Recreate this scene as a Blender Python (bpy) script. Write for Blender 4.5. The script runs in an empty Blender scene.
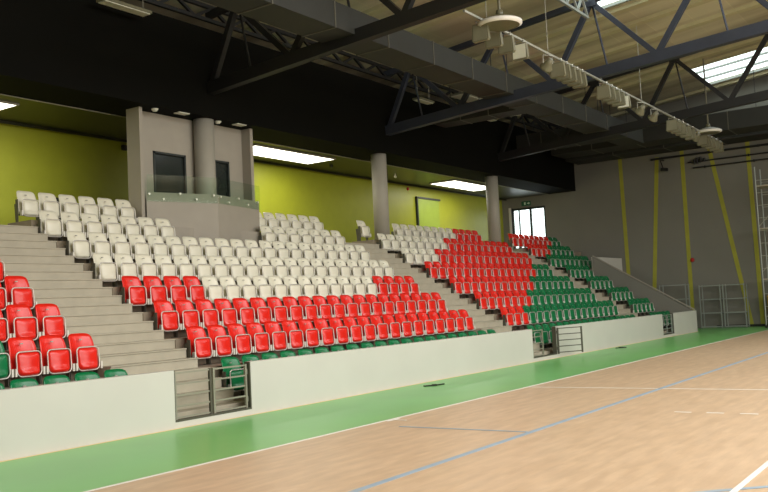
import bpy, bmesh, math, random
from mathutils import Vector, Matrix
C = bpy.context.scene.collection
PI = math.pi
random.seed(7)

# ------------------------------------------------------------------ camera
cam = bpy.data.cameras.new('camera'); cam.sensor_width = 36; cam.lens = 41.763; cam.clip_end = 300
co = bpy.data.objects.new('camera', cam); C.objects.link(co)
YAW, PITCH, ROLL = 0.598579, 0.0671669, -0.0490302
d = Vector((math.cos(YAW)*math.cos(PITCH), math.sin(YAW)*math.cos(PITCH), math.sin(PITCH)))
r0 = Vector((math.sin(YAW), -math.cos(YAW), 0)); u0 = r0.cross(d)
r2 = r0*math.cos(ROLL)+u0*math.sin(ROLL); u2 = -r0*math.sin(ROLL)+u0*math.cos(ROLL)
M = Matrix((r2, u2, -d)).transposed().to_4x4(); M.translation = Vector((-1.77, -9.808, 1.604))
co.matrix_world = M
bpy.context.scene.camera = co

# ------------------------------------------------------------------ world, lights, exposure
w = bpy.data.worlds.new('World'); bpy.context.scene.world = w; w.use_nodes = True
w.node_tree.nodes['Background'].inputs[0].default_value = (0.93, 0.97, 1.0, 1)
w.node_tree.nodes['Background'].inputs[1].default_value = 3.0
def area(name, loc, rot, sx, sy, power, col=(1,1,1), spread=180):
    l = bpy.data.lights.new(name, 'AREA'); l.shape = 'RECTANGLE'; l.size = sx; l.size_y = sy
    l.energy = power; l.color = col; l.spread = math.radians(spread)
    o = bpy.data.objects.new(name, l); C.objects.link(o); o.location = loc; o.rotation_euler = rot
    return o
# lights added for daylight: unseen window band behind the camera, skylights over the court
area('window_daylight', (9, -27.5, 6.0), (math.radians(80), 0, math.radians(-8)), 34, 5, 3600, (1, 0.975, 0.94))
area('skylight_daylight', (9, -12, 9.6), (math.radians(24), 0, 0), 16, 6, 2100, (0.97, 0.98, 1.0))
area('skylight_daylight', (24, -10, 9.9), (math.radians(8), 0, 0), 7, 5, 520, (0.95, 0.98, 1.0))
vs = bpy.context.scene.view_settings
vs.view_transform = 'Standard'; vs.look = 'None'; vs.gamma = 1.0; vs.exposure = 0.04

# ------------------------------------------------------------------ materials
def lin(c): return tuple(((v/255)/12.92 if v/255 <= 0.04045 else ((v/255+0.055)/1.055)**2.4) for v in c)
MAT = {}
def mat(name, rgb, rough=0.6, metal=0.0, var=0.06, scale=3.0, bump=0.0, spec=0.5, emit=0, coat=0, stretch=(1,1,1)):
    m = bpy.data.materials.new(name); m.use_nodes = True; nt = m.node_tree; b = nt.nodes['Principled BSDF']
    c = lin(rgb)
    b.inputs['Roughness'].default_value = rough; b.inputs['Metallic'].default_value = metal
    b.inputs['Specular IOR Level'].default_value = spec; b.inputs['Coat Weight'].default_value = coat
    tc = nt.nodes.new('ShaderNodeTexCoord'); mp = nt.nodes.new('ShaderNodeMapping'); mp.inputs['Scale'].default_value = stretch
    n = nt.nodes.new('ShaderNodeTexNoise'); n.inputs['Scale'].default_value = scale; n.inputs['Detail'].default_value = 3
    rp = nt.nodes.new('ShaderNodeValToRGB')
    rp.color_ramp.elements[0].position = 0.3; rp.color_ramp.elements[1].position = 0.7
    rp.color_ramp.elements[0].color = tuple(v*(1-var) for v in c)+(1,)
    rp.color_ramp.elements[1].color = tuple(min(1, v*(1+var)) for v in c)+(1,)
    nt.links.new(tc.outputs['Object'], mp.inputs[0]); nt.links.new(mp.outputs[0], n.inputs['Vector'])
    nt.links.new(n.outputs[0], rp.inputs[0]); nt.links.new(rp.outputs[0], b.inputs['Base Color'])
    if bump:
        bp = nt.nodes.new('ShaderNodeBump'); bp.inputs['Strength'].default_value = bump
        nt.links.new(n.outputs[0], bp.inputs['Height']); nt.links.new(bp.outputs[0], b.inputs['Normal'])
    if emit:
        b.inputs['Emission Color'].default_value = c+(1,); b.inputs['Emission Strength'].default_value = emit
    MAT[name] = m; return m
mat('red_plastic', (226, 34, 20), .28, var=.04, spec=.5)
mat('white_plastic', (226, 222, 200), .32, var=.03)
mat('green_plastic', (0, 112, 62), .3, var=.06)
mat('seat_metal', (205, 200, 190), .35, .35)
mat('bracket_metal', (222, 218, 205), .4)
mat('frame_metal', (92, 90, 78), .45, .3)
mat('front_wall', (199, 196, 187), .55, var=.025, scale=1.2)
mat('step_concrete', (172, 165, 145), .75, var=.06, scale=4)
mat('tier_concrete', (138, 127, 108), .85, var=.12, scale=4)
mat('wall_yellow', (160, 166, 42), .45, var=.04)
mat('wall_grey', (120, 118, 107), .8, var=.05, scale=.6)
mat('hall_wall', (150, 146, 135), .8)
mat('black_panel', (13, 13, 9), .8, var=.08, scale=.5, spec=.08)
mat('soffit_panel', (40, 42, 20), .35, var=.05, spec=.5)
mat('booth_grey', (158, 151, 136), .65, var=.03)
mat('column_grey', (160, 155, 140), .6, var=.03)
mat('truss_skylit', (54, 59, 70), .5, .2, var=.1)  # bluish skylight falling on the middle truss, put into its colour
mat('truss_black', (22, 22, 20), .55, var=.1)
mat('duct_steel', (42, 43, 38), .65, .05, var=.1, scale=1.5)
mat('seam_steel', (96, 94, 82), .5, .2)
mat('rail_steel', (165, 165, 152), .4, .4)
mat('gate_dark', (84, 82, 70), .5, .2)
mat('gate_light', (150, 148, 132), .45, .3)
mat('lamp_body', (114, 111, 87), .45)
mat('lamp_glass', (128, 126, 104), .3, spec=.6)
mat('lamp_reflector', (225, 225, 205), .3)
mat('dark_glass', (38, 44, 40), .15, spec=.6)
mat('frame_dark', (40, 46, 42), .5)
mat('stripe_yellow', (158, 156, 50), .6)
mat('door_green', (150, 172, 62), .45)
mat('shelf_steel', (150, 156, 148), .45, .3)
mat('red_alarm', (170, 24, 18), .4)
mat('sign_green', (22, 92, 60), .5)
mat('sign_white', (215, 235, 220), .5)
mat('cable_black', (26, 26, 24), .6)
mat('chrome', (215, 215, 205), .25, .8)
mat('yellow_box', (205, 165, 40), .6)
mat('red_box', (150, 50, 36), .6)
mat('court_white', (236, 232, 222), .45, var=.03)
mat('court_blue', (152, 172, 186), .45, var=.08, scale=6)
mat('court_cream', (228, 204, 150), .5)
mat('floor_green', (112, 187, 98), .3, var=.05, scale=.8)
mat('rubber_black', (34, 38, 26), .7)
mat('lamp_panel', (255, 250, 235), .5, emit=4)
mat('rib_cream', (188, 182, 142), .7, var=.05)

def glass(name, tint, alpha_mix, rough=.05):
    m = bpy.data.materials.new(name); m.use_nodes = True; nt = m.node_tree
    nt.nodes.remove(nt.nodes['Principled BSDF'])
    t = nt.nodes.new('ShaderNodeBsdfTransparent'); t.inputs[0].default_value = tint+(1,)
    g = nt.nodes.new('ShaderNodeBsdfGlossy'); g.inputs['Roughness'].default_value = rough
    n = nt.nodes.new('ShaderNodeTexNoise'); n.inputs['Scale'].default_value = 2
    mr = nt.nodes.new('ShaderNodeMapRange'); mr.inputs['To Min'].default_value = alpha_mix*.8; mr.inputs['To Max'].default_value = alpha_mix*1.2
    mx = nt.nodes.new('ShaderNodeMixShader')
    nt.links.new(n.outputs[0], mr.inputs[0]); nt.links.new(mr.outputs[0], mx.inputs[0])
    nt.links.new(t.outputs[0], mx.inputs[1]); nt.links.new(g.outputs[0], mx.inputs[2])
    nt.links.new(mx.outputs[0], nt.nodes['Material Output'].inputs[0]); MAT[name] = m
glass('clear_glass', (.93, .97, .95), .06)
glass('green_glass', (.90, .955, .91), .035)

def floor_wood():
    m = bpy.data.materials.new('floor_wood'); m.use_nodes = True; nt = m.node_tree; b = nt.nodes['Principled BSDF']
    L = nt.links.new; N = nt.nodes.new
    tc = N('ShaderNodeTexCoord')
    br = N('ShaderNodeTexBrick'); br.inputs['Scale'].default_value = 1.0
    br.inputs['Brick Width'].default_value = .6; br.inputs['Row Height'].default_value = .075
    br.inputs['Mortar Size'].default_value = .0008; br.inputs['Mortar Smooth'].default_value = .4
    br.inputs['Color1'].default_value = lin((212, 184, 152))+(1,); br.inputs['Color2'].default_value = lin((206, 177, 144))+(1,)
    br.inputs['Mortar'].default_value = lin((198, 168, 134))+(1,)
    L(tc.outputs['Object'], br.inputs['Vector'])
    mp = N('ShaderNodeMapping'); mp.inputs['Scale'].default_value = (1.2, 5, 1); L(tc.outputs['Object'], mp.inputs[0])
    n = N('ShaderNodeTexNoise'); n.inputs['Scale'].default_value = 1.6; n.inputs['Detail'].default_value = 5; L(mp.outputs[0], n.inputs['Vector'])
    rp = N('ShaderNodeValToRGB'); rp.color_ramp.elements[0].position = .35; rp.color_ramp.elements[1].position = .68
    rp.color_ramp.elements[0].color = (.88, .86, .83, 1); rp.color_ramp.elements[1].color = (1.04, 1.03, 1.0, 1)
    L(n.outputs[0], rp.inputs[0])
    mx = N('ShaderNodeMix'); mx.data_type = 'RGBA'; mx.blend_type = 'MULTIPLY'; mx.inputs[0].default_value = 1
    L(br.outputs[0], mx.inputs[6]); L(rp.outputs[0], mx.inputs[7]); L(mx.outputs[2], b.inputs['Base Color'])
    b.inputs['Roughness'].default_value = .38; b.inputs['Specular IOR Level'].default_value = .4
    MAT['floor_wood'] = m
floor_wood()
def roof_mat():
    m = bpy.data.materials.new('roof_sheet'); m.use_nodes = True; nt = m.node_tree; b = nt.nodes['Principled BSDF']
    L = nt.links.new; N = nt.nodes.new
    tc = N('ShaderNodeTexCoord')
    br = N('ShaderNodeTexBrick'); br.offset = 0; br.inputs['Scale'].default_value = 1.0
    br.inputs['Brick Width'].default_value = 3.95; br.inputs['Row Height'].default_value = 1.2
    br.inputs['Mortar Size'].default_value = .012
    br.inputs['Color1'].default_value = lin((200, 194, 168))+(1,); br.inputs['Color2'].default_value = lin((192, 185, 158))+(1,)
    br.inputs['Mortar'].default_value = lin((208, 202, 170))+(1,)
    L(tc.outputs['Object'], br.inputs['Vector'])
    mp = N('ShaderNodeMapping'); mp.inputs['Scale'].default_value = (.9, .12, 1); L(tc.outputs['Object'], mp.inputs[0])
    n = N('ShaderNodeTexNoise'); n.inputs['Scale'].default_value = 1.0; n.inputs['Detail'].default_value = 3; L(mp.outputs[0], n.inputs['Vector'])
    rp = N('ShaderNodeValToRGB'); rp.color_ramp.elements[0].position = .38; rp.color_ramp.elements[1].position = .62
    rp.color_ramp.elements[0].color = (.66, .63, .58, 1); rp.color_ramp.elements[1].color = (1.1, 1.1, 1.05, 1)
    L(n.outputs[0], rp.inputs[0])
    mx = N('ShaderNodeMix'); mx.data_type = 'RGBA'; mx.blend_type = 'MULTIPLY'; mx.inputs[0].default_value = 1
    L(br.outputs[0], mx.inputs[6]); L(rp.outputs[0], mx.inputs[7]); L(mx.outputs[2], b.inputs['Base Color'])
    b.inputs['Roughness'].default_value = .8; MAT['roof_sheet'] = m
roof_mat()

# ------------------------------------------------------------------ mesh helpers
def add_box(bm, lo, hi, mi=0):
    x0, y0, z0 = lo; x1, y1, z1 = hi
    v = [bm.verts.new(p) for p in ((x0,y0,z0),(x1,y0,z0),(x1,y1,z0),(x0,y1,z0),(x0,y0,z1),(x1,y0,z1),(x1,y1,z1),(x0,y1,z1))]
    for f in ((0,3,2,1),(4,5,6,7),(0,1,5,4),(1,2,6,5),(2,3,7,6),(3,0,4,7)):
        bm.faces.new([v[i] for i in f]).material_index = mi
def add_bar(bm, a, b, w, h, up=(0,0,1)):
    a = Vector(a); b = Vector(b); dd = (b-a).normalized(); upv = Vector(up)
    s = dd.cross(upv)
    if s.length < 1e-4: s = dd.cross(Vector((1,0,0)))
    s.normalize(); t = s.cross(dd).normalized()
    v = [bm.verts.new(p + s*(i*w/2) + t*(j*h/2)) for p in (a, b) for i, j in ((-1,-1),(1,-1),(1,1),(-1,1))]
    for f in ((0,1,2,3),(7,6,5,4),(0,4,5,1),(1,5,6,2),(2,6,7,3),(3,7,4,0)): bm.faces.new([v[i] for i in f])
def add_tube(bm, pts, rad, n=8, closed=False):
    pts = [Vector(p) for p in pts]; rings = []; m = len(pts); prev = None
    for i, p in enumerate(pts):
        if closed: t = (pts[(i+1) % m]-pts[i-1]).normalized()
        else: t = (pts[min(i+1, m-1)]-pts[max(i-1, 0)]).normalized()
        if prev is None:
            s = t.cross(Vector((0,0,1)))
            if s.length < .1: s = t.cross(Vector((0,1,0)))
        else: s = prev - t*prev.dot(t)
        s.normalize(); prev = s; q = t.cross(s)
        rings.append([bm.verts.new(p+(s*math.cos(2*PI*k/n)+q*math.sin(2*PI*k/n))*rad) for k in range(n)])
    for i in range(m if closed else m-1):
        A = rings[i]; B = rings[(i+1) % m]
        for k in range(n): bm.faces.new((A[k], A[(k+1)%n], B[(k+1)%n], B[k]))
    if not closed:
        bm.faces.new(rings[0][::-1]); bm.faces.new(rings[-1])
def add_lathe(bm, prof, n=32, cen=(0,0,0)):
    rings = []
    for rr, z in prof:
        rings.append([bm.verts.new((cen[0]+rr*math.cos(2*PI*k/n), cen[1]+rr*math.sin(2*PI*k/n), cen[2]+z)) for k in range(n)] if rr > 1e-5 else [bm.verts.new((cen[0], cen[1], cen[2]+z))])
    for A, B in zip(rings, rings[1:]):
        for k in range(n):
            k2 = (k+1) % n
            if len(A) == 1 and len(B) > 1: bm.faces.new((A[0], B[k2], B[k]))
            elif len(B) == 1 and len(A) > 1: bm.faces.new((A[k], A[k2], B[0]))
            elif len(A) > 1: bm.faces.new((A[k], A[k2], B[k2], B[k]))
def add_prism(bm, poly, axis, a, b):
    def P(u, v, c): return {'x': (c,u,v), 'y': (u,c,v), 'z': (u,v,c)}[axis]
    A = [bm.verts.new(P(u, v, a)) for u, v in poly]; B = [bm.verts.new(P(u, v, b)) for u, v in poly]
    bm.faces.new(A); bm.faces.new(B[::-1]); n = len(poly)
    for i in range(n): bm.faces.new((A[i], B[i], B[(i+1)%n], A[(i+1)%n]))
def NB(): return bmesh.new()
def mesh_of(name, bm, mats, smooth=False, bevel=0):
    bmesh.ops.recalc_face_normals(bm, faces=bm.faces)
    if bevel:
        bmesh.ops.bevel(bm, geom=[e for e in bm.edges], offset=bevel, segments=2, affect='EDGES', profile=.7)
    me = bpy.data.meshes.new(name); bm.to_mesh(me); bm.free()
    for m in ([mats] if isinstance(mats, str) else mats): me.materials.append(MAT[m])
    if smooth:
        for p in me.polygons: p.use_smooth = True
    return me
def obj(name, bm, mats, parent=None, smooth=False, bevel=0, loc=None, label=None):
    me = bm if isinstance(bm, bpy.types.Mesh) else mesh_of(name, bm, mats, smooth, bevel)
    o = bpy.data.objects.new(name, me); C.objects.link(o)
    if parent: o.parent = parent
    if loc: o.location = loc
    if label: o['label'] = label
    return o
def tag(o, label, cat, group=None):
    o['label'] = label; o['category'] = cat
    if group: o['group'] = group
    return o
def thing(name, label, cat, loc=(0,0,0), rotz=0, group=None):
    o = bpy.data.objects.new(name, None); C.objects.link(o); o.empty_display_size = .1
    o.location = loc; o.rotation_euler = (0,0,rotz)
    return tag(o, label, cat, group)
def struct(name, bm, mats, **k):
    o = obj(name, bm, mats, **k)
    if not k.get('parent'): o['kind'] = 'structure'
    return o
def box(lo, hi):
    bm = NB(); add_box(bm, lo, hi); return bm
def copy_tree(o, parent=None):
    c = o.copy(); C.objects.link(c); c.parent = parent
    for ch in list(o.children): copy_tree(ch, c)
    return c

# ------------------------------------------------------------------ dimensions (metres)
ROWD, ROWR, Y1, Z1 = .81, .49, 1.589, 1.226
def yr(r): return Y1+(r-1)*ROWD
def zt(r): return .236+.49*r if r else .18                # tread level of a row
def riser(r): return yr(r)-.48
XE = 37.6; YB = 9.9; HW = .83; YF = 6.05; ZS = 6.53
XL = -14.0; YN = -30.0
def zroof(y): return 9.45+.11*(6-y) if y > -12 else 11.43-.11*(-12-y)

# ------------------------------------------------------------------ setting: floor
struct('floor', box((XL, YN, -.2), (XE, -2.62, 0)), 'floor_wood')
struct('floor', box((XL, -2.62, -.2), (XE, 0.3, 0)), 'floor_green')
struct('floor', box((34.3, .3, -.2), (XE, 4.1, 0)), 'floor_green')
def line(x0, y0, x1, y1, wd, m, z=.003):
    bm = NB(); add_bar(bm, (x0, y0, z), (x1, y1, z), wd, .003); return struct('court_line', bm, m)
line(XL, -2.62, XE, -2.62, .05, 'court_white', .0035)
line(XL, -.035, 34.15, -.035, .06, 'court_cream')
line(XL, -5.05, 26, -5.05, .08, 'court_blue')
line(8.15, -3.15, 8.15, -5.0, .05, 'court_blue')
line(13.2, -2.65, 13.2, -14, .05, 'court_white')
line(XL, -7.97, 16, -7.97, .055, 'court_white', .0055)
bm = NB()
add_bar(bm, (5.1, -7.3, .003), (5.6, -7.78, .003), .06, .003); add_bar(bm, (5.6, -7.78, .003), (6.0, -8.22, .003), .06, .003)
struct('court_line', bm, 'court_blue')
bm = NB()
y = -6.13
while y > -9:
    add_bar(bm, (10.32, y, .003), (10.32, y-.22, .003), .05, .003); y -= .42
struct('court_line', bm, 'court_white')
bm = NB(); add_bar(bm, (8.55, -2.68, .003), (8.85, -2.68, .003), .04, .003); add_bar(bm, (8.7, -2.6, .004), (8.7, -2.9, .004), .04, .003)
struct('court_line', bm, 'court_white')

# ------------------------------------------------------------------ setting: hall walls, roof
struct('wall_yellow', box((XL, YB, 3.0), (XE, YB+.2, 9.4)), 'wall_yellow')
# end wall with the window opening
WY0, WY1, WZ0, WZ1 = 7.64, 9.43, 4.0, 6.02
bm = NB()
add_prism(bm, [(YN, 0), (WY0, 0), (WY0, zroof(WY0)-.01), (-12, zroof(-12)-.01), (YN, zroof(YN)-.01)], 'x', XE, XE+.25); add_box(bm, (XE, WY1, 0), (XE+.25, YB+.2, 9.4))
add_box(bm, (XE, WY0, 0), (XE+.25, WY1, WZ0)); add_box(bm, (XE, WY0, WZ1), (XE+.25, WY1, 9.4))
struct('wall_end', bm, 'wall_grey')
struct('wall_opposite', box((XL, YN-.2, 0), (XE, YN, 9.6)), 'hall_wall')
struct('wall_near', box((XL-.2, YN, 0), (XL, YB+.2, 11.5)), 'hall_wall')
# roof with two skylight openings
SKY = [(20.4, 24.0, -9.0, -.5), (33.1, 36.7, -9.0, -.5)]
bm = NB()
def roof_panel(x0, x1, ya, yb):
    v = []
    for z_ in (0, .15):
        for x, y in ((x0, ya), (x1, ya), (x1, yb), (x0, yb)): v.append(bm.verts.new((x, y, zroof(y)+z_)))
    for f in ((0,1,2,3),(4,5,6,7),(0,1,5,4),(1,2,6,5),(2,3,7,6),(3,0,4,7)): bm.faces.new([v[i] for i in f])
xs = [XL, 20.4, 24.0, 33.1, 36.7, XE+.2]
for a, b in zip(xs, xs[1:]):
    roof_panel(a, b, -.5, YB+.2); roof_panel(a, b, -12, -9.0); roof_panel(a, b, YN, -12)
    if (a, b) not in ((20.4, 24.0), (33.1, 36.7)): roof_panel(a, b, -9.0, -.5)
struct('ceiling', bm, 'roof_sheet')
k = 0
for x in (2.2, 6.2, 8.2, 10.1, 12.1, 16.05, 18.0, 20.1, 24.3, 25.9, 27.9, 31.8, 32.8, 37.0):
    bm = NB(); add_bar(bm, (x, 9.8, zroof(9.8)-.055), (x, -11.9, zroof(-11.9)-.055), .3, .11)
    struct('ceiling_rib', bm, 'rib_cream')
for n_, (x0, x1, y0, y1) in enumerate(SKY):
    bm = NB()
    for x in (x0+.06, x0+1.2, x0+2.4, x1-.06): add_bar(bm, (x, y1, zroof(y1)+.05), (x, y0, zroof(y0)+.05), .09, .07)
    for y in (y1-.03, y0+.03): add_bar(bm, (x0, y, zroof(y)+.05), (x1, y, zroof(y)+.05), .06, .07)
    f = struct('window_%d' % (n_+2), bm, 'shelf_steel')
    bm = NB(); add_bar(bm, ((x0+x1)/2, y1, zroof(y1)+.11), ((x0+x1)/2, y0, zroof(y0)+.11), x1-x0, .02)
    obj('pane', bm, 'clear_glass', f)

# fascia and soffit over the top rows
struct('trim_fascia', box((XL, YF, ZS), (XE, YF+.15, 8.78)), 'black_panel')
struct('ceiling_soffit', box((XL, YF+.15, ZS), (XE, 7.42, ZS+.12)), 'black_panel')
struct('ceiling_soffit', box((XL, 7.42, ZS), (XE, YB, ZS+.12)), 'soffit_panel')
struct('trim_1', box((XL, 7.40, ZS-.02), (XE, 7.44, ZS)), 'gate_light')
struct('trim_2', box((XL, YB-.25, ZS-.07), (XE, YB-.2, ZS)), 'soffit_panel')

# ------------------------------------------------------------------ setting: front wall of the stand with four openings
GATES = [(7.11, 8.70), (19.1, 20.58), (29.85, 31.15)]
bm = NB(); xx = XL
for a, b in GATES:
    add_box(bm, (xx, 0, 0), (a, .12, HW)); add_box(bm, (a, 0, 0), (b, .12, .088)); xx = b
add_box(bm, (xx, 0, 0), (34.2, .12, HW))
struct('wall_front', bm, 'front_wall')
# raked side wall of the stand
bm = NB(); add_prism(bm, [(.12, 0), (.12, HW), (4.1, 3.25), (4.1, 0)], 'x', 34.12, 34.24)
rk = struct('wall_side', bm, 'wall_grey')
bm = NB(); add_bar(bm, (34.18, .05, HW+.03), (34.18, 4.1, 3.28), .1, .03); obj('coping', bm, 'booth_grey', rk)
struct('wall_parapet', box((34.24, 4.06, 0), (XE, 4.2, 3.23)), 'front_wall')

# ------------------------------------------------------------------ setting: terrace and stairs
AIS = [(7.11, 8.91), (18.98, 20.77), (29.85, 31.38)]
SEC = {'A': (XL, 7.11), 'B': (8.91, 18.98), 'C': (20.77, 29.85), 'D': (31.38, 34.12)}
for s, (a, b) in SEC.items():
    bm = NB()
    poly = [(.12, 0), (.12, .088), (riser(0), .088)]
    top = 7 if s != 'D' else 4
    for r in range(0, top+1):
        poly += [(riser(r), zt(r)), (riser(r+1), zt(r))]
    if s == 'D': poly[-1] = (4.2, zt(4))
    else: poly[-1] = (riser(8)-.0, zt(7))
    poly += [(poly[-1][0], 0)]
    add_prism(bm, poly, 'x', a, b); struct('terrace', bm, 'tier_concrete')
bm = NB()
poly = [(4.2, 0), (4.2, zt(4)), (riser(5), zt(4)), (riser(5), zt(5)), (riser(6), zt(5)), (riser(6), zt(6)), (riser(7), zt(6)), (riser(7), zt(7)), (riser(8), zt(7)), (riser(8), 0)]
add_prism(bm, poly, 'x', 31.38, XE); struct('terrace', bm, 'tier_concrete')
ZLAND = zt(7)-.49/3
struct('landing', box((XL, riser(8), 0), (XE, YB, ZLAND)), 'step_concrete')
for a, b in AIS:
    bm = NB(); poly = [(.12, 0), (.12, .088), (riser(0), .088), (riser(0), zt(0))]
    for r in range(1, 8):
        for j in ((2, 1, 0) if r < 7 else (2, 1)):
            z = zt(r)-.49*j/3; yy = riser(r)-.27*j
            poly += [(yy+.018, poly[-1][1]), (yy+.018, z-.02), (yy, z-.02), (yy, z)]
    poly += [(riser(8), ZLAND), (riser(8), 0)]
    add_prism(bm, poly, 'x', a, b); struct('stairs', bm, 'step_concrete')

# ------------------------------------------------------------------ setting: window and door
bm = NB()
for y in (WY0+.04, (WY0+WY1)/2-.1, WY1-.05): add_box(bm, (XE+.05, y-.05, WZ0), (XE+.13, y+.05, WZ1))
for z in (WZ0+.04, WZ1-.05): add_box(bm, (XE+.05, WY0, z-.05), (XE+.13, WY1, z+.05))
add_box(bm, (XE+.05, WY1-.42, WZ0), (XE+.11, WY1-.36, WZ1))
wf = struct('window_1', bm, 'frame_dark')
obj('pane', box((XE+.08, WY0+.05, WZ0+.05), (XE+.1, WY1-.05, WZ1-.05)), 'clear_glass', wf)
obj('reveal', box((XE-.03, WY1, WZ0), (XE+.02, WY1+.12, WZ1+.05)), 'front_wall', wf)
DX0, DX1, DZ1 = 29.62, 31.5, 6.08
dr = struct('door_1', box((DX0+.06, YB-.05, ZLAND), (DX1-.06, YB, DZ1-.05)), 'door_green')
bm = NB(); add_box(bm, (DX0-.02, YB-.1, ZLAND), (DX0+.06, YB, DZ1)); add_box(bm, (DX1-.06, YB-.03, ZLAND), (DX1-.03, YB, DZ1)); add_box(bm, (DX0-.02, YB-.1, DZ1-.05), (DX1, YB, DZ1+.02))
obj('door_frame', bm, 'frame_dark', dr)
bm = NB(); add_tube(bm, [(DX0+.2, YB-.05, zt(7)+1.05), (DX0+.2, YB-.11, zt(7)+1.05), (DX0+.33, YB-.11, zt(7)+1.05)], .012)
obj('door_handle', bm, 'chrome', dr)
# yellow-green stripes painted down the end wall
for n_, (ya, za, yb, zb) in enumerate([(3.84, 8.2, 3.77, .05), (2.16, 7.6, 2.73, 1.0), (1.06, 8.2, 1.08, .05), (-.1, 7.7, -1.31, .05), (-1.66, 8.2, -1.74, .05)]):
    bm = NB(); add_bar(bm, (XE-.008, ya, za), (XE-.008, yb, zb), .17, .012, up=(1,0,0)); struct('trim_%d' % (n_+3), bm, 'stripe_yellow')
struct('baseboard_end', box((XE-.02, -20, 0), (XE, .1, .1)), 'rubber_black')

# ------------------------------------------------------------------ columns
COLX = [14.08, 21.97, 29.86]
for x, lb in zip(COLX[1:], ('round grey concrete column between the white seats of the back row, beside the door', 'round grey concrete column at the end of the red back row, by the bright window')):
    bm = NB(); add_lathe(bm, [(0, zt(7)), (.25, zt(7)), (.25, ZS), (0, ZS)], 40)
    o = obj('column', bm, 'column_grey', loc=(x, yr(7)-.02, 0)); tag(o, lb, 'column', 'round columns of the stand')
    for p in o.data.polygons: p.use_smooth = abs(p.normal.z) < .5

# ------------------------------------------------------------------ control booth
bt = thing('control_booth', 'grey control booth with a prow-shaped parapet standing among the white seats', 'booth', (13.9, 6.2, zt(5)))
off = Vector((-13.9, -6.2, -zt(5)))
def sh(bm): bmesh.ops.translate(bm, verts=bm.verts, vec=off); return bm
ZP = 4.52
A_, B_, C_ = (12.15, 6.3), (13.88, 5.72), (15.8, 6.12)
bm = NB(); zb = zt(5)
add_prism(bm, [A_, B_, C_, (C_[0]-.1, C_[1]+.08), (B_[0], B_[1]+.12), (A_[0]+.1, A_[1]+.08)], 'z', zb, ZP)
obj('parapet', sh(bm), 'booth_grey', bt)
bm = NB(); add_prism(bm, [(A_[0]+.1, A_[1]+.07), (B_[0], B_[1]+.11), (C_[0]-.1, C_[1]+.07), (15.6, 6.7), (12.2, 6.7)], 'z', 3.6, 3.68)
obj('plinth', sh(box((12.52, 5.12, 2.72), (15.42, 5.16, 3.2))), 'booth_grey', bt)
obj('plinth', sh(box((12.02, 5.93, 3.2), (15.95, 5.97, 3.69))), 'booth_grey', bt)
obj('floor_slab', sh(bm), 'step_concrete', bt)
bm = NB()
for lo, hi in (((12.15, 6.66, zb), (12.70, 6.8, ZS)), ((12.70, 6.66, zb), (13.74, 6.8, 4.55)), ((12.70, 6.66, 5.6), (13.74, 6.8, ZS)),
               ((13.74, 6.66, zb), (14.74, 6.8, ZS)), ((14.74, 6.66, zb), (15.27, 6.8, 4.55)), ((14.74, 6.66, 5.6), (15.27, 6.8, ZS)), ((15.27, 6.66, zb), (15.80, 6.8, ZS))):
    add_box(bm, lo, hi)
obj('back_wall', sh(bm), 'booth_grey', bt)
for a, b in ((12.05, 12.15), (15.80, 15.91)):
    obj('side_wing', sh(box((a, 6.35, zb), (b, 6.80, ZS))), 'booth_grey', bt)
bm = NB(); add_lathe(bm, [(0, zb), (.26, zb), (.26, ZS), (0, ZS)], 40, (14.19, yr(7)-.02, 0))
o = obj('pillar', sh(bm), 'column_grey', bt)
for p in o.data.polygons: p.use_smooth = abs(p.normal.z) < .5
for a, b in ((12.70, 13.74), (14.74, 15.27)):
    bm = NB(); t = .05
    add_box(bm, (a, 6.63, 4.55), (a+t, 6.8, 5.6)); add_box(bm, (b-t, 6.63, 4.55), (b, 6.8, 5.6)); add_box(bm, (a, 6.63, 5.55), (b, 6.8, 5.6)); add_box(bm, (a, 6.63, 4.55), (b, 6.8, 4.6))
    wn = obj('window', sh(bm), 'frame_dark', bt)
    bm = box((a+t, 6.7, 4.6), (b-t, 6.72, 5.55)); obj('pane', sh(bm), 'dark_glass', wn)
# glass balustrade fixed to the parapet with steel discs
def along(p, q, t, o=0):
    dx, dy = q[0]-p[0], q[1]-p[1]; L = math.hypot(dx, dy); return (p[0]+dx*t+dy/L*o, p[1]+dy*t-dx/L*o)
for p, q in ((A_, B_), (B_, C_)):
    bm = NB(); a0 = along(p, q, .005, .03); a1 = along(p, q, .995, .03); b1 = along(p, q, .995, .045); b0 = along(p, q, .005, .045)
    add_prism(bm, [a0, a1, b1, b0], 'z', 4.3, 4.93)
    gp = obj('glass_panel', sh(bm), 'green_glass', bt)
    for j, (t, z) in enumerate(((.03, 4.47), (.22, 4.36), (.45, 4.5), (.68, 4.38), (.93, 4.49))):
        c = along(p, q, t, 0); e = along(p, q, t, .065); bm = NB()
        add_tube(bm, [(c[0], c[1], z), (e[0], e[1], z)], .026, 10); obj('fixing_bolt', sh(bm), 'lamp_reflector', gp)

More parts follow.
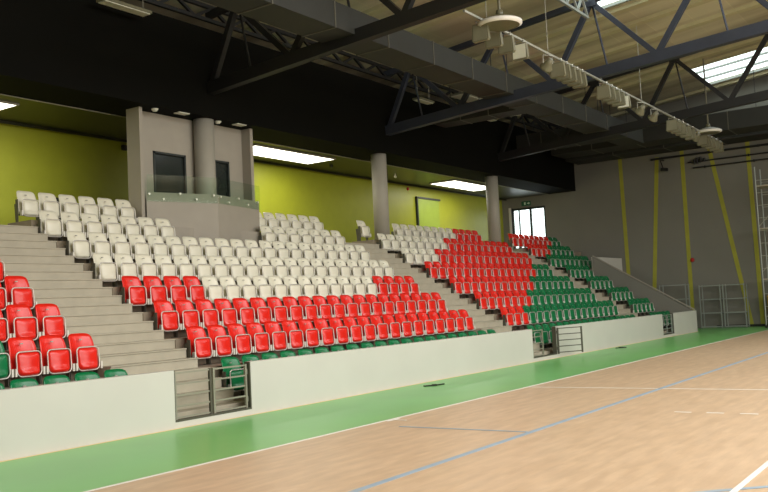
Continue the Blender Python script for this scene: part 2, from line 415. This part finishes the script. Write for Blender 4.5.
# ------------------------------------------------------------------ seats
def rrect(w, h, r, n=5, cx=0, cz=0, rb=None):
    pts = []; rb = rb or r
    for (sx, sz, a0, rr) in ((1,1,0,r),(-1,1,90,r),(-1,-1,180,rb),(1,-1,270,rb)):
        for k in range(n):
            a = math.radians(a0+90*k/(n-1)); pts.append((cx+sx*(w/2-rr)+rr*math.cos(a), cz+sz*(h/2-rr)+rr*math.sin(a)))
    return pts
def seat_meshes():
    P = {}
    # folded seat pan, z .11 to .50 over the tread, leaning slightly back at its top
    bm = NB(); nu, nv = 8, 10; F = []; B = []
    W, H, z0 = .368, .33, .140
    for j in range(nv+1):
        v = j/nv; rowf = []; rowb = []
        for i in range(nu+1):
            u = i/nu*2-1; vv = v*2-1
            # squircle mapping to round the corners
            x = u*math.sqrt(1-.20*abs(vv)**6); z = vv*math.sqrt(1-.16*abs(u)**6)
            zz = z0+(z+1)/2*H; xx = x*W/2*(1-.05*(1-v))
            bul = .035*(1-u**2)*(1-abs(vv)**3)
            lip = .055*math.exp(-((v-.12)/.12)**2)*(1-abs(u)**4)
            y = .0+.02*v-bul-lip
            edge = max(abs(u), abs(vv)) > .99
            rowf.append(bm.verts.new((xx, y-(0 if edge else .006), zz))); rowb.append(bm.verts.new((xx*.985, y+.028, zz)))
        F.append(rowf); B.append(rowb)
    for j in range(nv):
        for i in range(nu):
            bm.faces.new((F[j][i], F[j][i+1], F[j+1][i+1], F[j+1][i])); bm.faces.new((B[j][i], B[j+1][i], B[j+1][i+1], B[j][i+1]))
    for i in range(nu):
        bm.faces.new((F[0][i], B[0][i], B[0][i+1], F[0][i+1])); bm.faces.new((F[nv][i], F[nv][i+1], B[nv][i+1], B[nv][i]))
    for j in range(nv):
        bm.faces.new((F[j][0], F[j+1][0], B[j+1][0], B[j][0])); bm.faces.new((F[j][nu], B[j][nu], B[j+1][nu], F[j+1][nu]))
    P['seat_pan'] = bm
    # steel rim tube around the pan
    bm = NB(); pts = [(x, -.012+.025*((z-.13)/.35), z) for x, z in rrect(.392, .348, .06, 6, 0, .306, .08)]
    add_tube(bm, pts, .0105, 8, True); P['seat_rim'] = bm
    # wraparound back shell, z .30 to .69
    bm = NB(); nu, nv = 10, 9; F = []; B = []
    for j in range(nv+1):
        v = j/nv; rf = []; rb = []
        for i in range(nu+1):
            u = i/nu*2-1
            hw = .222-.012*v**2
            x = u*hw*math.sqrt(1-.16*v**8*abs(u)**2)
            z = .19+.50*v-.035*abs(u)**5*v**4
            y = .165+.05*v+.05*v**3-.075*abs(u)**2.4*(1-.15*v)+(-.0)
            rf.append(bm.verts.new((x, y, z)))
            rb.append(bm.verts.new((x*.97, y+.022, z-.004)))
        F.append(rf); B.append(rb)
    for j in range(nv):
        for i in range(nu):
            bm.faces.new((F[j][i], F[j][i+1], F[j+1][i+1], F[j+1][i])); bm.faces.new((B[j][i], B[j+1][i], B[j+1][i+1], B[j][i+1]))
    for i in range(nu):
        bm.faces.new((F[0][i], B[0][i], B[0][i+1], F[0][i+1])); bm.faces.new((F[nv][i], F[nv][i+1], B[nv][i+1], B[nv][i]))
    for j in range(nv):
        bm.faces.new((F[j][0], F[j+1][0], B[j+1][0], B[j][0])); bm.faces.new((F[j][nu], B[j][nu], B[j+1][nu], F[j+1][nu]))
    P['backrest'] = bm
    # hinge bracket at the left foot of the rim
    for s in (-1, 1):
        bm = NB(); x = s*.222
        add_box(bm, (x-.014, -.03, .14), (x+.014, .03, .25)); add_tube(bm, [(x, .0, .2), (s*.19, .0, .2)], .012, 8)
        P['hinge_bracket%+d' % s] = bm
    # support frame: side plate and foot, carries the pan and the back
    bm = NB()
    for s in (-1, 1):
        x = s*.238
        add_bar(bm, (x, .14, 0), (x, .18, .40), .008, .09, up=(0,1,0))
        add_box(bm, (x-.011, .07, 0), (x+.011, .25, .012))
    add_tube(bm, [(-.238, .15, .17), (.238, .15, .17)], .016, 8)
    P['support_frame'] = bm
    bm = NB(); add_box(bm, (-.022, .172, .585), (.022, .188, .603)); P['number_plate'] = bm
    return P
SM = {}
PP = seat_meshes()
for col in ('red', 'white', 'green'):
    SM[col] = {}
for k_, bm in PP.items():
    if k_ in ('seat_pan', 'backrest'):
        for col in ('red', 'white', 'green'):
            b2 = bm.copy(); SM[col][k_] = mesh_of(k_, b2, col+'_plastic', smooth=True)
        bm.free()
    else:
        me = mesh_of(k_, bm, {'seat_rim': 'seat_metal', 'hinge_bracket-1': 'bracket_metal', 'hinge_bracket+1': 'bracket_metal', 'support_frame': 'frame_metal', 'number_plate': 'rail_steel'}[k_], smooth=(k_ == 'seat_rim'))
        for col in ('red', 'white', 'green'): SM[col][k_] = me
PROTO = {}
def seat_proto(col, loc):
    t = thing('stadium_seat', '', 'seat', loc)
    for k_, me in SM[col].items():
        if k_ == 'number_plate': continue
        nm = k_.split('+')[0].split('-')[0]
        o = obj(nm, me, None, t)
        if k_ == 'backrest': obj('number_plate', SM[col]['number_plate'], None, o, label='small metal number plate')
    return t
END_ME = mesh_of('end_panel', box((-.31, .0, 0), (-.296, .08, .47)), 'gate_dark')
def place_seat(col, loc, label, group, end=False):
    if col not in PROTO: t = PROTO[col] = seat_proto(col, loc)
    else: t = copy_tree(PROTO[col]); t.location = loc
    t['label'] = label; t['group'] = group
    if end: obj('end_panel', END_ME, None, t)
    return t
def PROTO_NEW(c): return c not in PROTO
ORD = ['first','second','third','fourth','fifth','sixth','seventh','eighth','ninth','tenth','eleventh','twelfth','thirteenth','fourteenth','fifteenth','sixteenth','seventeenth','eighteenth','nineteenth','twentieth']
ROWN = ['front row','second row','third row','fourth row','fifth row','sixth row','seventh row','back row']
BN = {'A': 'block at left picture edge', 'B': 'block below control booth', 'C': 'block left of third stairs', 'D': 'block beside end wall'}
def seat_row(blk, r, x0, cols, fromright=False):
    """cols: list of colour or None per half-metre place"""
    n = sum(1 for c in cols if c)
    k = 0; seq = [(i, c) for i, c in enumerate(cols) if c]
    for j, (i, c) in enumerate(seq):
        if fromright: pos = ('rightmost' if j == n-1 else ORD[n-1-j]+' from right')
        else: pos = ('leftmost' if j == 0 else ('rightmost' if j == n-1 else ORD[j]+' from left'))
        lb = '%s tip-up seat, %s in %s, %s' % (c, pos, ROWN[r], BN[blk])
        place_seat(c, (x0+.5*i, yr(r), zt(r)), lb, '%s tip-up seats in the %s' % (c, BN[blk]), i == 0 and blk != 'A' and not PROTO_NEW(c))
W_, R_, G_ = 'white', 'red', 'green'
# block A (its left part lies outside the picture)
seat_row('A', 0, 4.86, [G_]*5, True)
seat_row('A', 1, 4.86, [G_, G_, R_, R_, R_], True)
seat_row('A', 2, 5.36, [R_]*4, True)
seat_row('A', 3, 5.86, [R_]*3, True)
seat_row('A', 4, 6.36, [R_]*2, True)
# block B
BX = 9.24
seat_row('B', 0, BX, [G_]*20); seat_row('B', 1, BX, [R_]*20); seat_row('B', 2, BX, [R_]*20)
seat_row('B', 3, BX-.03, [R_]*4+[W_]*12+[R_]*4)
seat_row('B', 4, BX-.03, [W_]*20); seat_row('B', 5, BX, [W_]*20)
seat_row('B', 6, BX-.05, [W_]*7+[None]*6+[W_]*7)
seat_row('B', 7, BX, [W_]*6+[None]*8+[W_]*6)
# block C
CX = 21.1
seat_row('C', 0, CX, [G_]*18); seat_row('C', 1, CX, [R_]*3+[G_]*15); seat_row('C', 2, CX, [R_]*7+[G_]*11)
seat_row('C', 3, CX, [R_]*11+[G_]*7); seat_row('C', 4, CX, [R_]*15+[G_]*3); seat_row('C', 5, CX-.03, [W_]*4+[R_]*14)
seat_row('C', 6, CX-.06, [W_]*8+[R_]*10); seat_row('C', 7, CX, [W_]+[None]*3+[W_]*8+[R_]*4)
# block D
DX = 31.72
for r in range(0, 5): seat_row('D', r, DX, [G_]*5)
seat_row('D', 5, DX, [G_]*9); seat_row('D', 6, DX, [R_]*4+[G_]*5); seat_row('D', 7, DX, [R_]*8+[G_]*2)

# ------------------------------------------------------------------ gates in the front wall
def leaf(label, loc, rz, wd, m, mlast=None, group='low barred gates in the front wall', mid=False, z1=.80):
    t = thing('barred_gate', label, 'gate', loc, rz, group)
    z0 = .14
    for n_, x in enumerate((.02, wd-.02)):
        bm = NB(); add_box(bm, (x-.018, -.018, z0-.04), (x+.018, .018, z1)); obj('stile', bm, (mlast if (n_ and mlast) else m), t)
    for k in range(5):
        z = z0+(z1-.02-z0)*k/4; bm = NB(); add_bar(bm, (.038, 0, z), (wd-.038, 0, z), .02, .024); obj('rail', bm, m, t)
    if mid: obj('stile', box((wd/2-.015, -.015, z0), (wd/2+.015, .015, z1-.02)), m, t)
    bm = NB()
    for z in (.25, .68): add_tube(bm, [(-.012, 0, z-.04), (-.012, 0, z+.04)], .014, 8)
    obj('hinge', bm, m, t)
    return t
leaf('grey barred gate leaf, left half of the nearest gateway in the white wall', (7.15, .06, 0), 0, .74, 'gate_light', 'gate_dark')
leaf('grey barred gate leaf beside green seat, right half of the nearest gateway', (8.66, .06, 0), PI, .74, 'gate_light')
leaf('small barred gate leaf, closed half of the second gateway', (19.13, .06, 0), 0, .71, 'gate_light')
leaf('dark barred gate leaf swung open against the white wall', (20.58, -.03, 0), -.5, .84, 'gate_dark')
leaf('small barred gate at the far end of white wall, by the raked wall', (29.9, .06, 0), 0, 1.2, 'shelf_steel', mid=True)
for a, b in GATES:
    bm = NB(); add_box(bm, (a, .005, .088), (b, .115, .115)); add_box(bm, (a, .005, .115), (a+.02, .115, HW)); add_box(bm, (b-.02, .005, .115), (b, .115, HW))
    struct('trim_gateway', bm, 'gate_dark')

# ------------------------------------------------------------------ roof trusses
def zbot(y): return 7.12+.075*(6.05-y)
def ztop(y): return zroof(y)-.34
def truss(x, label, m='truss_skylit'):
    t = thing('roof_truss', label, 'truss', (x, YF, zbot(YF)), 0, 'steel roof trusses across the hall')
    o = Vector((-x, -YF, -zbot(YF)))
    def part(name, bm, mm=m):
        bmesh.ops.translate(bm, verts=bm.verts, vec=o); return obj(name, bm, mm, t)
    bm = NB(); add_bar(bm, (x, YF-.01, zbot(YF)+.13), (x, -21, zbot(-21)+.13), .22, .30); part('bottom_chord', bm)
    bm = NB(); add_bar(bm, (x, YF-.01, ztop(YF)), (x, -12, ztop(-12)), .16, .16); part('top_chord', bm)
    tops = [5.05, 1.9, -1.05, -4.3, -7.5, -10.7]; bots = [5.95, 3.35, .2, -2.8, -6.0, -9.1, -11.5]
    for i, y in enumerate(tops):
        for yb in (bots[i], bots[i+1]):
            bm = NB(); add_bar(bm, (x, y, ztop(y)-.05), (x, yb, zbot(yb)+.2), .14, .14, up=(1,0,0)); part('diagonal', bm)
        bm = NB(); add_tube(bm, [(x+.1, y, ztop(y)-.1), (x+.1, y-.35, zbot(y-.35)+.1)], .03, 6); part('hanger_rod', bm)
    for y in tops:
        bm = NB(); add_box(bm, (x-.1, y-.16, ztop(y)-.2), (x+.1, y+.16, ztop(y)+.08)); part('node_plate', bm)
    return t
truss(14.08, 'dark steel truss meeting the black fascia above the control booth', 'truss_black')
truss(21.97, 'steel truss, skylit blue-grey, crossing in front of the nearer skylight')
truss(29.86, 'dark steel truss crossing in front of the farther skylight', 'truss_black')
truss(6.19, 'dark steel truss nearest the camera, over the left stairs', 'truss_black')
# slender lattice brace between trusses near the skylight
def lattice(label, p, q, h, n, m, wd=.07, name='lattice_girder'):
    t = thing(name, label, 'girder', p, 0, 'lattice girders under the roof'); p = Vector(p); q = Vector(q); dv = q-p; up = Vector((0,0,h))
    bm = NB(); add_bar(bm, (0,0,0), dv, wd, wd); obj('bottom_chord', bm, m, t)
    bm = NB(); add_bar(bm, up, dv+up, wd, wd); obj('top_chord', bm, m, t)
    for k in range(n):
        a = dv*(k/n); b = dv*((k+.5)/n)+up; c = dv*((k+1)/n)
        for s, e in ((a, b), (b, c)):
            bm = NB(); add_bar(bm, s, e, wd*.8, wd*.8, up=(0,1,0)); obj('web_bar', bm, m, t)
    return t
lattice('dark lattice girder running along the top of the black fascia', (6.3, 5.9, 8.94), (XE-.1, 5.9, 8.94), .34, 26, 'truss_black', .09)
lattice('pale slender lattice girder beside the nearer skylight edge', (14.3, -1.0, 9.35), (21.8, -1.0, 9.35), .5, 10, 'shelf_steel', .07)

# ------------------------------------------------------------------ air ducts
def duct(label, lo, hi, axis, n, m='duct_steel'):
    c = ((lo[0]+hi[0])/2, (lo[1]+hi[1])/2, lo[2]); t = thing('air_duct', label, 'duct', c, 0, 'rectangular air ducts')
    lo = Vector(lo)-Vector(c); hi = Vector(hi)-Vector(c)
    obj('duct_body', box(lo, hi), m, t, bevel=.012)
    for k in range(1, n):
        f = k/n; e = .018
        if axis == 'x':
            x = lo.x+(hi.x-lo.x)*f; bm = box((x-.015, lo.y-e, lo.z-e), (x+.015, hi.y+e, hi.z+e))
        else:
            y = lo.y+(hi.y-lo.y)*f; bm = box((lo.x-e, y-.015, lo.z-e), (hi.x+e, y+.015, hi.z+e))
        obj('flange', bm, 'seam_steel', t)
    bm = NB(); k = 3
    for f in (.15, .5, .85):
        px = lo.x+(hi.x-lo.x)*f if axis == 'x' else 0; py = 0 if axis == 'x' else lo.y+(hi.y-lo.y)*f
        add_tube(bm, [(px, py, hi.z), (px, py, zroof(c[1]+py)-c[2])], .012, 6)
    obj('hanger', bm, 'truss_black', t)
    return t
duct('long dark rectangular air duct hung along the hall between the trusses', (9.2, 1.43, 7.62), (33.6, 2.35, 8.2), 'x', 12)
duct('dark cross duct running over the court near the end wall', (34.2, -11, 7.78), (35.6, 5.7, 8.5), 'y', 9)
duct('wide dark duct close under the roof along the end wall', (36.0, -12, 7.72), (37.5, 5.8, 8.7), 'y', 8)
duct('short dark branch duct between fascia and the long duct, far end', (30.8, 2.45, 7.66), (32.2, 5.7, 8.2), 'y', 3)
duct('short dark branch duct above the red seats beside the middle truss', (24.2, 2.45, 7.7), (25.0, 5.6, 8.1), 'y', 3)

# ------------------------------------------------------------------ hall floodlights on a rail
t = thing('light_rail', 'long pale lighting rail carrying the floodlights below the trusses', 'rail', (14.2, -1.2, 7.6))
bm = NB(); add_bar(bm, (0,0,0), (21, 0, -.12), .05, .05); obj('rail_bar', bm, 'rail_steel', t)
for x in (1.0, 4.2, 7.77, 11.2, 15.66, 19):
    bm = NB(); z_ = -.12*x/21; add_tube(bm, [(x, 0, z_), (x, 0, 9.95-7.6+(0 if x not in (7.77, 15.66) else -2.25))], .008, 6); obj('suspension_wire', bm, 'rail_steel', t)
def floodlight(x, label, bright=False, tilt=0, zoff=0):
    z = 7.53-.12*(x-14.2)/21+zoff
    t = thing('floodlight', label, 'floodlight', (x, -1.2, z), 0, 'floodlights hanging from the lighting rail'); t.rotation_euler = (0, 0, tilt)
    bm = NB(); pts = [(-.17, -.04), (.17, -.04), (.20, -.38), (.17, -.42), (-.17, -.42), (-.20, -.38)]
    add_prism(bm, pts, 'x', -.05, .05); obj('housing', bm, 'lamp_body', t, bevel=.006)
    bm = NB(); add_box(bm, (-.058, -.16, -.39), (-.05, .16, -.07)); obj('front_glass', bm, 'lamp_reflector' if bright else 'lamp_glass', t)
    bm = NB(); add_tube(bm, [(0, -.1, -.04), (0, -.1, .02), (0, .1, .02), (0, .1, -.04)], .01, 6); obj('mounting_bracket', bm, 'rail_steel', t)
    bm = NB(); add_tube(bm, [(0, -.1, .02), (0, -.1, .05)], .02, 8); add_tube(bm, [(0, .1, .02), (0, .1, .05)], .02, 8); obj('clamp', bm, 'chrome', t)
    return t
def spot(x, label, dz=0):
    z = 7.55-.12*(x-14.2)/21+dz
    t = thing('spotlight', label, 'spotlight', (x, -1.2, z), -.6, 'round spotlights hanging from the lighting rail')
    bm = NB(); add_lathe(bm, [(0, .16), (.07, .15), (.09, .05), (.15, -.08), (.17, -.12), (.15, -.13), (.0, -.13)], 20); bmesh.ops.rotate(bm, verts=bm.verts, matrix=Matrix.Rotation(1.0, 3, 'X')); bmesh.ops.translate(bm, verts=bm.verts, vec=(0,0,-.22))
    obj('lamp_head', bm, 'lamp_body', t, smooth=True)
    bm = NB(); add_tube(bm, [(-.13, 0, -.2), (-.13, 0, 0), (.13, 0, 0), (.13, 0, -.2)], .012, 6); obj('yoke', bm, 'rail_steel', t)
    return t
groups_ = [('nearest lamp cluster', [14.9, 15.5, 16.1, 16.8], 3),
           ('second lamp cluster on the rail', [18.95, 19.3, 19.65, 20.0, 20.35], None),
           ('third lamp cluster', [22.1, 22.5, 22.9, 23.3, 23.75], 4),
           ('fourth lamp cluster', [28.5, 29.0, 29.5, 30.1, 30.7], None),
           ('farthest lamp cluster on the rail', [32.3, 32.8, 33.4, 34.0, 34.6], None)]
for gl, xs_, br in groups_:
    for k, x in enumerate(xs_):
        pos = 'leftmost' if k == 0 else ('rightmost' if k == len(xs_)-1 else ORD[k]+' from left')
        floodlight(x, 'pale box floodlight%s, %s in the %s' % (' with bright reflector' if k == br else '', pos, gl), k == br)
for x, lb in ((18.35, 'pale spotlight just left of the second lamp cluster'), (25.3, 'pale spotlight, left one of two between the third and fourth lamp clusters'),
              (26.6, 'pale spotlight, right one of two between the third and fourth lamp clusters'), (31.5, 'pale spotlight between the fourth and farthest lamp clusters')): spot(x, lb)

# round ceiling discs on stems
def disc(x, y, z, label, R_=.46):
    t = thing('ceiling_disc', label, 'ceiling lamp', (x, y, z), 0, 'round discs hanging from the roof')
    bm = NB(); add_lathe(bm, [(0, .0), (R_*.9, .0), (R_, .03), (R_, .07), (R_*.85, .12), (R_*.3, .2), (0, .21)], 48); obj('disc_body', bm, 'lamp_body', t, smooth=False)
    bm = NB(); add_lathe(bm, [(R_*.9, -.012), (R_+.012, .02), (R_+.012, .07), (R_*.97, .075)], 48); obj('rim', bm, 'court_white', t, smooth=True)
    bm = NB(); add_tube(bm, [(0, 0, .2), (0, 0, zroof(y)-z)], .03, 10); obj('stem', bm, 'lamp_body', t)
    bm = NB(); add_lathe(bm, [(0, .2), (.09, .2), (.07, .33), (0, .34)], 20); obj('motor_cap', bm, 'lamp_body', t, smooth=True)
    return t
disc(15.1, -1.56, 7.42, 'large round pale disc hanging beside the nearest lamp cluster')
disc(32.2, -1.46, 7.42, 'small-looking round pale disc hanging by the farthest lamp cluster')

# battens under the roof close to the fascia
def batten(x, y, z, label, L=1.3, wd=.3):
    t = thing('strip_light', label, 'strip light', (x, y, z), 0, 'pale strip lights under the roof')
    obj('housing', box((-L/2, -wd/2, 0), (L/2, wd/2, .06)), 'lamp_body', t)
    obj('diffuser', box((-L/2+.03, -wd/2+.03, -.02), (L/2-.03, wd/2-.03, 0)), 'lamp_reflector', t)
    bm = NB()
    for s in (-.4, .4): add_tube(bm, [(s*L, 0, .06), (s*L, 0, zroof(y)-z)], .008, 6)
    obj('hanger', bm, 'rail_steel', t)
batten(11.1, 5.6, 8.46, 'pale strip light at the top left corner over the fascia')
batten(23.2, 5.35, 8.3, 'pale strip light over the fascia behind the middle truss', .9)
batten(27.7, 5.3, 8.36, 'pale strip light over the fascia left of the farthest truss', .9)

batten(25.9, 5.2, 8.85, 'wide pale strip light under the roof right of the middle truss top', 1.3, .6)
batten(29.1, 5.2, 8.8, 'wide pale strip light under the roof above the farthest truss end', 1.6, .5)
# ------------------------------------------------------------------ soffit lights and small ceiling things
def panel(x0, x1, y0, y1, label):
    t = thing('ceiling_light', label, 'ceiling light', ((x0+x1)/2, (y0+y1)/2, ZS-.045), 0, 'bright rectangular soffit lights')
    a, b = (x1-x0)/2, (y1-y0)/2
    bm = NB(); add_box(bm, (-a-.04, -b-.04, .0), (a+.04, -b, .045)); add_box(bm, (-a-.04, b, 0), (a+.04, b+.04, .045)); add_box(bm, (-a-.04, -b, 0), (-a, b, .045)); add_box(bm, (a, -b, 0), (a+.04, b, .045))
    obj('frame', bm, 'gate_light', t)
    obj('diffuser', box((-a, -b, .005), (a, b, .035)), 'lamp_panel', t)
    l = area('panel_light', ((x0+x1)/2, (y0+y1)/2, ZS-.06), (0,0,0), x1-x0, y1-y0, 58, (1, .97, .88))
panel(6.1, 9.95, 7.95, 8.8, 'bright rectangular light in the soffit, leftmost, cut by picture edge')
panel(17.6, 21.4, 7.8, 8.93, 'bright rectangular light in the soffit, just right of the control booth')
panel(29.3, 33.0, 7.78, 8.95, 'bright rectangular light in the soffit, above the green door')
def downlight(x, y, label, sq=False):
    bm = NB()
    if sq: add_box(bm, (-.17, -.1, -.02), (.17, .1, 0))
    else: add_lathe(bm, [(0, -.07), (.05, -.065), (.085, -.02), (.09, 0), (0, 0)], 20)
    tag(obj('downlight', bm, 'lamp_reflector', loc=(x, y, ZS), smooth=not sq), label, 'downlight', 'small lamps under the soffit at the booth')
downlight(12.47, 6.28, 'small round lamp above the left window of the booth')
downlight(13.25, 6.2, 'small flat square lamp above the booth, left of its pillar', True)
downlight(14.55, 6.28, 'small round lamp just right of the booth pillar')
downlight(15.25, 6.2, 'small flat square lamp above the right window of booth', True)
def cam_(x, y, label, m):
    t = thing('security_camera', label, 'camera', (x, y, ZS), .5, None)
    bm = NB(); add_tube(bm, [(0,0,0), (0,0,-.1)], .02, 8); obj('mount', bm, m, t)
    bm = NB(); add_tube(bm, [(-.1, 0, -.13), (.1, 0, -.12)], .045, 10); obj('camera_body', bm, m, t)
cam_(25.9, 8.4, 'small white camera under the soffit, right of the first free column', 'lamp_reflector')
bm = NB(); add_lathe(bm, [(0, -.09), (.05, -.08), (.06, 0), (0, 0)], 16)
tag(obj('smoke_detector', bm, 'rubber_black', loc=(22.4, 8.7, ZS), smooth=True), 'small dark detector on the soffit right of the middle light panel', 'detector')
def wall_dot(name, loc, rot, m, label, cat, R_=.07):
    bm = NB(); add_lathe(bm, [(0, .07), (R_*.7, .06), (R_, .03), (R_, 0), (0, 0)], 20)
    o = obj(name, bm, m, loc=loc, smooth=True); o.rotation_euler = rot; tag(o, label, cat)
wall_dot('fire_bell', (29.05, YB, 6.38), (PI/2, 0, 0), 'red_alarm', 'small red alarm sounder high on the yellow wall left of the green door', 'alarm')
wall_dot('fire_bell', (XE-.02, .93, 2.94), (0, -PI/2, 0), 'red_alarm', 'small red alarm sounder on the grey end wall beside a yellow stripe', 'alarm', .09)
bm = NB(); add_box(bm, (-.08, -.12, -.07), (.08, 0, .07))
tag(obj('wall_speaker', bm, 'rubber_black', loc=(14.5, YB, 6.34), bevel=.01), 'small black speaker on the yellow wall left of the control booth', 'speaker')
# exit sign
t = thing('exit_sign', 'small green escape-route sign above the bright window on end wall', 'sign', (XE, 8.6, 6.1))
obj('plate', box((-.03, -.24, 0), (0, .24, .22)), 'sign_green', t)
bm = NB()
add_prism(bm, [(.02, .05), (.10, .05), (.10, .17), (.02, .17)], 'x', -.036, -.03)
add_prism(bm, [(-.05, .09), (-.13, .09), (-.13, .05), (-.20, .11), (-.13, .17), (-.13, .13), (-.05, .13)], 'x', -.036, -.03)
obj('symbol', bm, 'sign_white', t, label='white arrow and doorway symbol')
# small boards at the back row
t = thing('folded_chair', 'small dark object standing on landing behind the left white back row', 'chair', (11.86, 8.9, ZLAND))
obj('seat', box((-.2, -.2, .45), (.2, .2, .5)), 'rubber_black', t); obj('backrest', box((-.14, .17, .5), (.14, .21, 1.16)), 'rubber_black', t)
for sx in (-.17, .17):
    for sy in (-.17, .17): obj('leg', box((sx-.015, sy-.015, 0), (sx+.015, sy+.015, .45)), 'frame_metal', t)

# ------------------------------------------------------------------ racks by the end wall
def rack(loc, rz, wd, h, label, dp=.45, n=4):
    t = thing('storage_rack', label, 'rack', loc, rz, 'open grey steel racks by the end wall')
    for sx in (-1, 1):
        for sy in (-1, 1): obj('post', box((sx*wd/2-.02, sy*dp/2-.02, 0), (sx*wd/2+.02, sy*dp/2+.02, h)), 'shelf_steel', t)
    for k in range(n):
        z = .06+(h-.1)*k/(n-1); bm = NB()
        for sy in (-1, 1): add_bar(bm, (-wd/2, sy*dp/2, z), (wd/2, sy*dp/2, z), .03, .035)
        for sx in (-1, 1): add_bar(bm, (sx*wd/2, -dp/2, z), (sx*wd/2, dp/2, z), .03, .035)
        obj('shelf_frame', bm, 'shelf_steel', t)
    return t
rack((37.1, .12, 0), PI/2, .84, 1.82, 'open grey steel rack on the green floor, left one of two')
rack((37.1, -.84, 0), PI/2, .84, 1.82, 'open grey steel rack on the green floor, right one of two')
rack((36.9, 1.6, 0), PI/2, 1.1, 1.92, 'open grey steel rack half hidden behind the raked side wall', .5, 4)
# scaffold tower at the right picture edge
t = thing('scaffold_tower', 'pale aluminium scaffold tower cut by the right picture edge', 'scaffold', (36.2, -2.85, 0))
for sx in (-.5, .5):
    for sy in (.6, -.9):
        bm = NB(); add_tube(bm, [(sx, sy, .12), (sx, sy, 6.4 if sy > 0 else 6.1)], .026, 8); obj('upright', bm, 'shelf_steel', t)
        bm = NB(); add_tube(bm, [(sx-.02, sy, .06), (sx+.02, sy, .06)], .06, 12); obj('castor', bm, 'rubber_black', t)
for k in range(12):
    bm = NB(); z = .35+.5*k
    for sx in (-.5, .5): add_tube(bm, [(sx, .6, z), (sx, -.9, z)], .018, 6)
    obj('rung', bm, 'rail_steel', t)
for z in (1.9, 3.9, 5.6): obj('platform', box((-.5, -.9, z), (.5, .6, z+.05)), 'step_concrete', t)
for k in range(3):
    bm = NB(); add_tube(bm, [(-.5, .6, .4+1.8*k), (-.5, -.9, 2.0+1.8*k)], .015, 6); obj('brace', bm, 'rail_steel', t)
for (z, m_, n_) in ((.64, 'yellow_box', 'yellow box on top of a reddish box behind the scaffold at the picture edge'), (.0, 'red_box', 'reddish box on the floor behind the scaffold, under the yellow box')):
    t = thing('tool_box', n_, 'box', (37.2, -2.55, z))
    obj('body', box((-.2, -.45, 0), (.2, .45, .56)), m_, t, bevel=.01); obj('lid', box((-.21, -.46, .56), (.21, .46, .62)), m_, t)
    bm = NB(); add_tube(bm, [(-.2, -.12, .4), (-.25, -.12, .4), (-.25, .12, .4), (-.2, .12, .4)], .012, 6); obj('handle', bm, 'rubber_black', t)
# cable trays and pipes high on the end wall
for (ya, yb, z, lb) in ((2.4, -8, 7.5, 'upper'), (.8, -8, 7.16, 'middle'), (.6, -8, 6.9, 'lower')):
    t = thing('wall_pipe', 'dark horizontal pipe high on the end wall, %s of three' % lb, 'pipe', (XE-.12, ya, z), 0, 'dark pipes on the end wall')
    bm = NB(); add_tube(bm, [(0, 0, 0), (0, yb-ya, 0)], .03 if lb != 'upper' else .045, 8); obj('tube', bm, 'cable_black', t)
    y = -.5
    while y > yb-ya: obj('clip', box((-.02, y-.02, -.05), (.12, y+.02, .05)), 'cable_black', t); y -= 2
t = thing('wall_projector', 'dark lamp on a short arm at the left end of the wall pipes', 'lamp', (XE-.12, 1.85, 7.3))
bm = NB(); add_tube(bm, [(.1, 0, .1), (-.1, .1, .1), (-.1, 0, -.25)], .025, 8); obj('arm', bm, 'cable_black', t)
bm = NB(); add_tube(bm, [(-.1, .1, -.3), (-.1, -.2, -.34)], .07, 12); obj('head', bm, 'cable_black', t)
t = thing('pipe_junction', 'dark cluster of valves on the wall pipes', 'valve', (XE-.12, .4, 7.2))
for dy, dz, L in ((0, 0, .25), (-.15, .05, .18), (.12, -.04, .2), (-.3, 0, .15)):
    bm = NB(); add_tube(bm, [(0, dy, dz-L/2), (0, dy, dz+L/2)], .05, 8); obj('valve_body', bm, 'cable_black', t)

# black strips lying on the floor at the wall foot
bm = NB(); add_bar(bm, (13.05, -.48, .012), (13.22, -.6, .012), .06, .02); add_bar(bm, (13.2, -.58, .016), (13.26, -.64, .016), .1, .03); add_bar(bm, (13.24, -.62, .012), (13.5, -.66, .012), .04, .02)
tag(obj('floor_strip', bm, 'rubber_black'), 'thin black strip lying on the green floor below the big block', 'strip')
bm = NB(); add_bar(bm, (24.2, -.3, .012), (24.5, -.5, .012), .06, .02); add_bar(bm, (24.3, -.38, .02), (24.4, -.44, .02), .1, .03)
tag(obj('floor_strip', bm, 'rubber_black'), 'tiny black strip on green floor right of the open gate', 'strip')
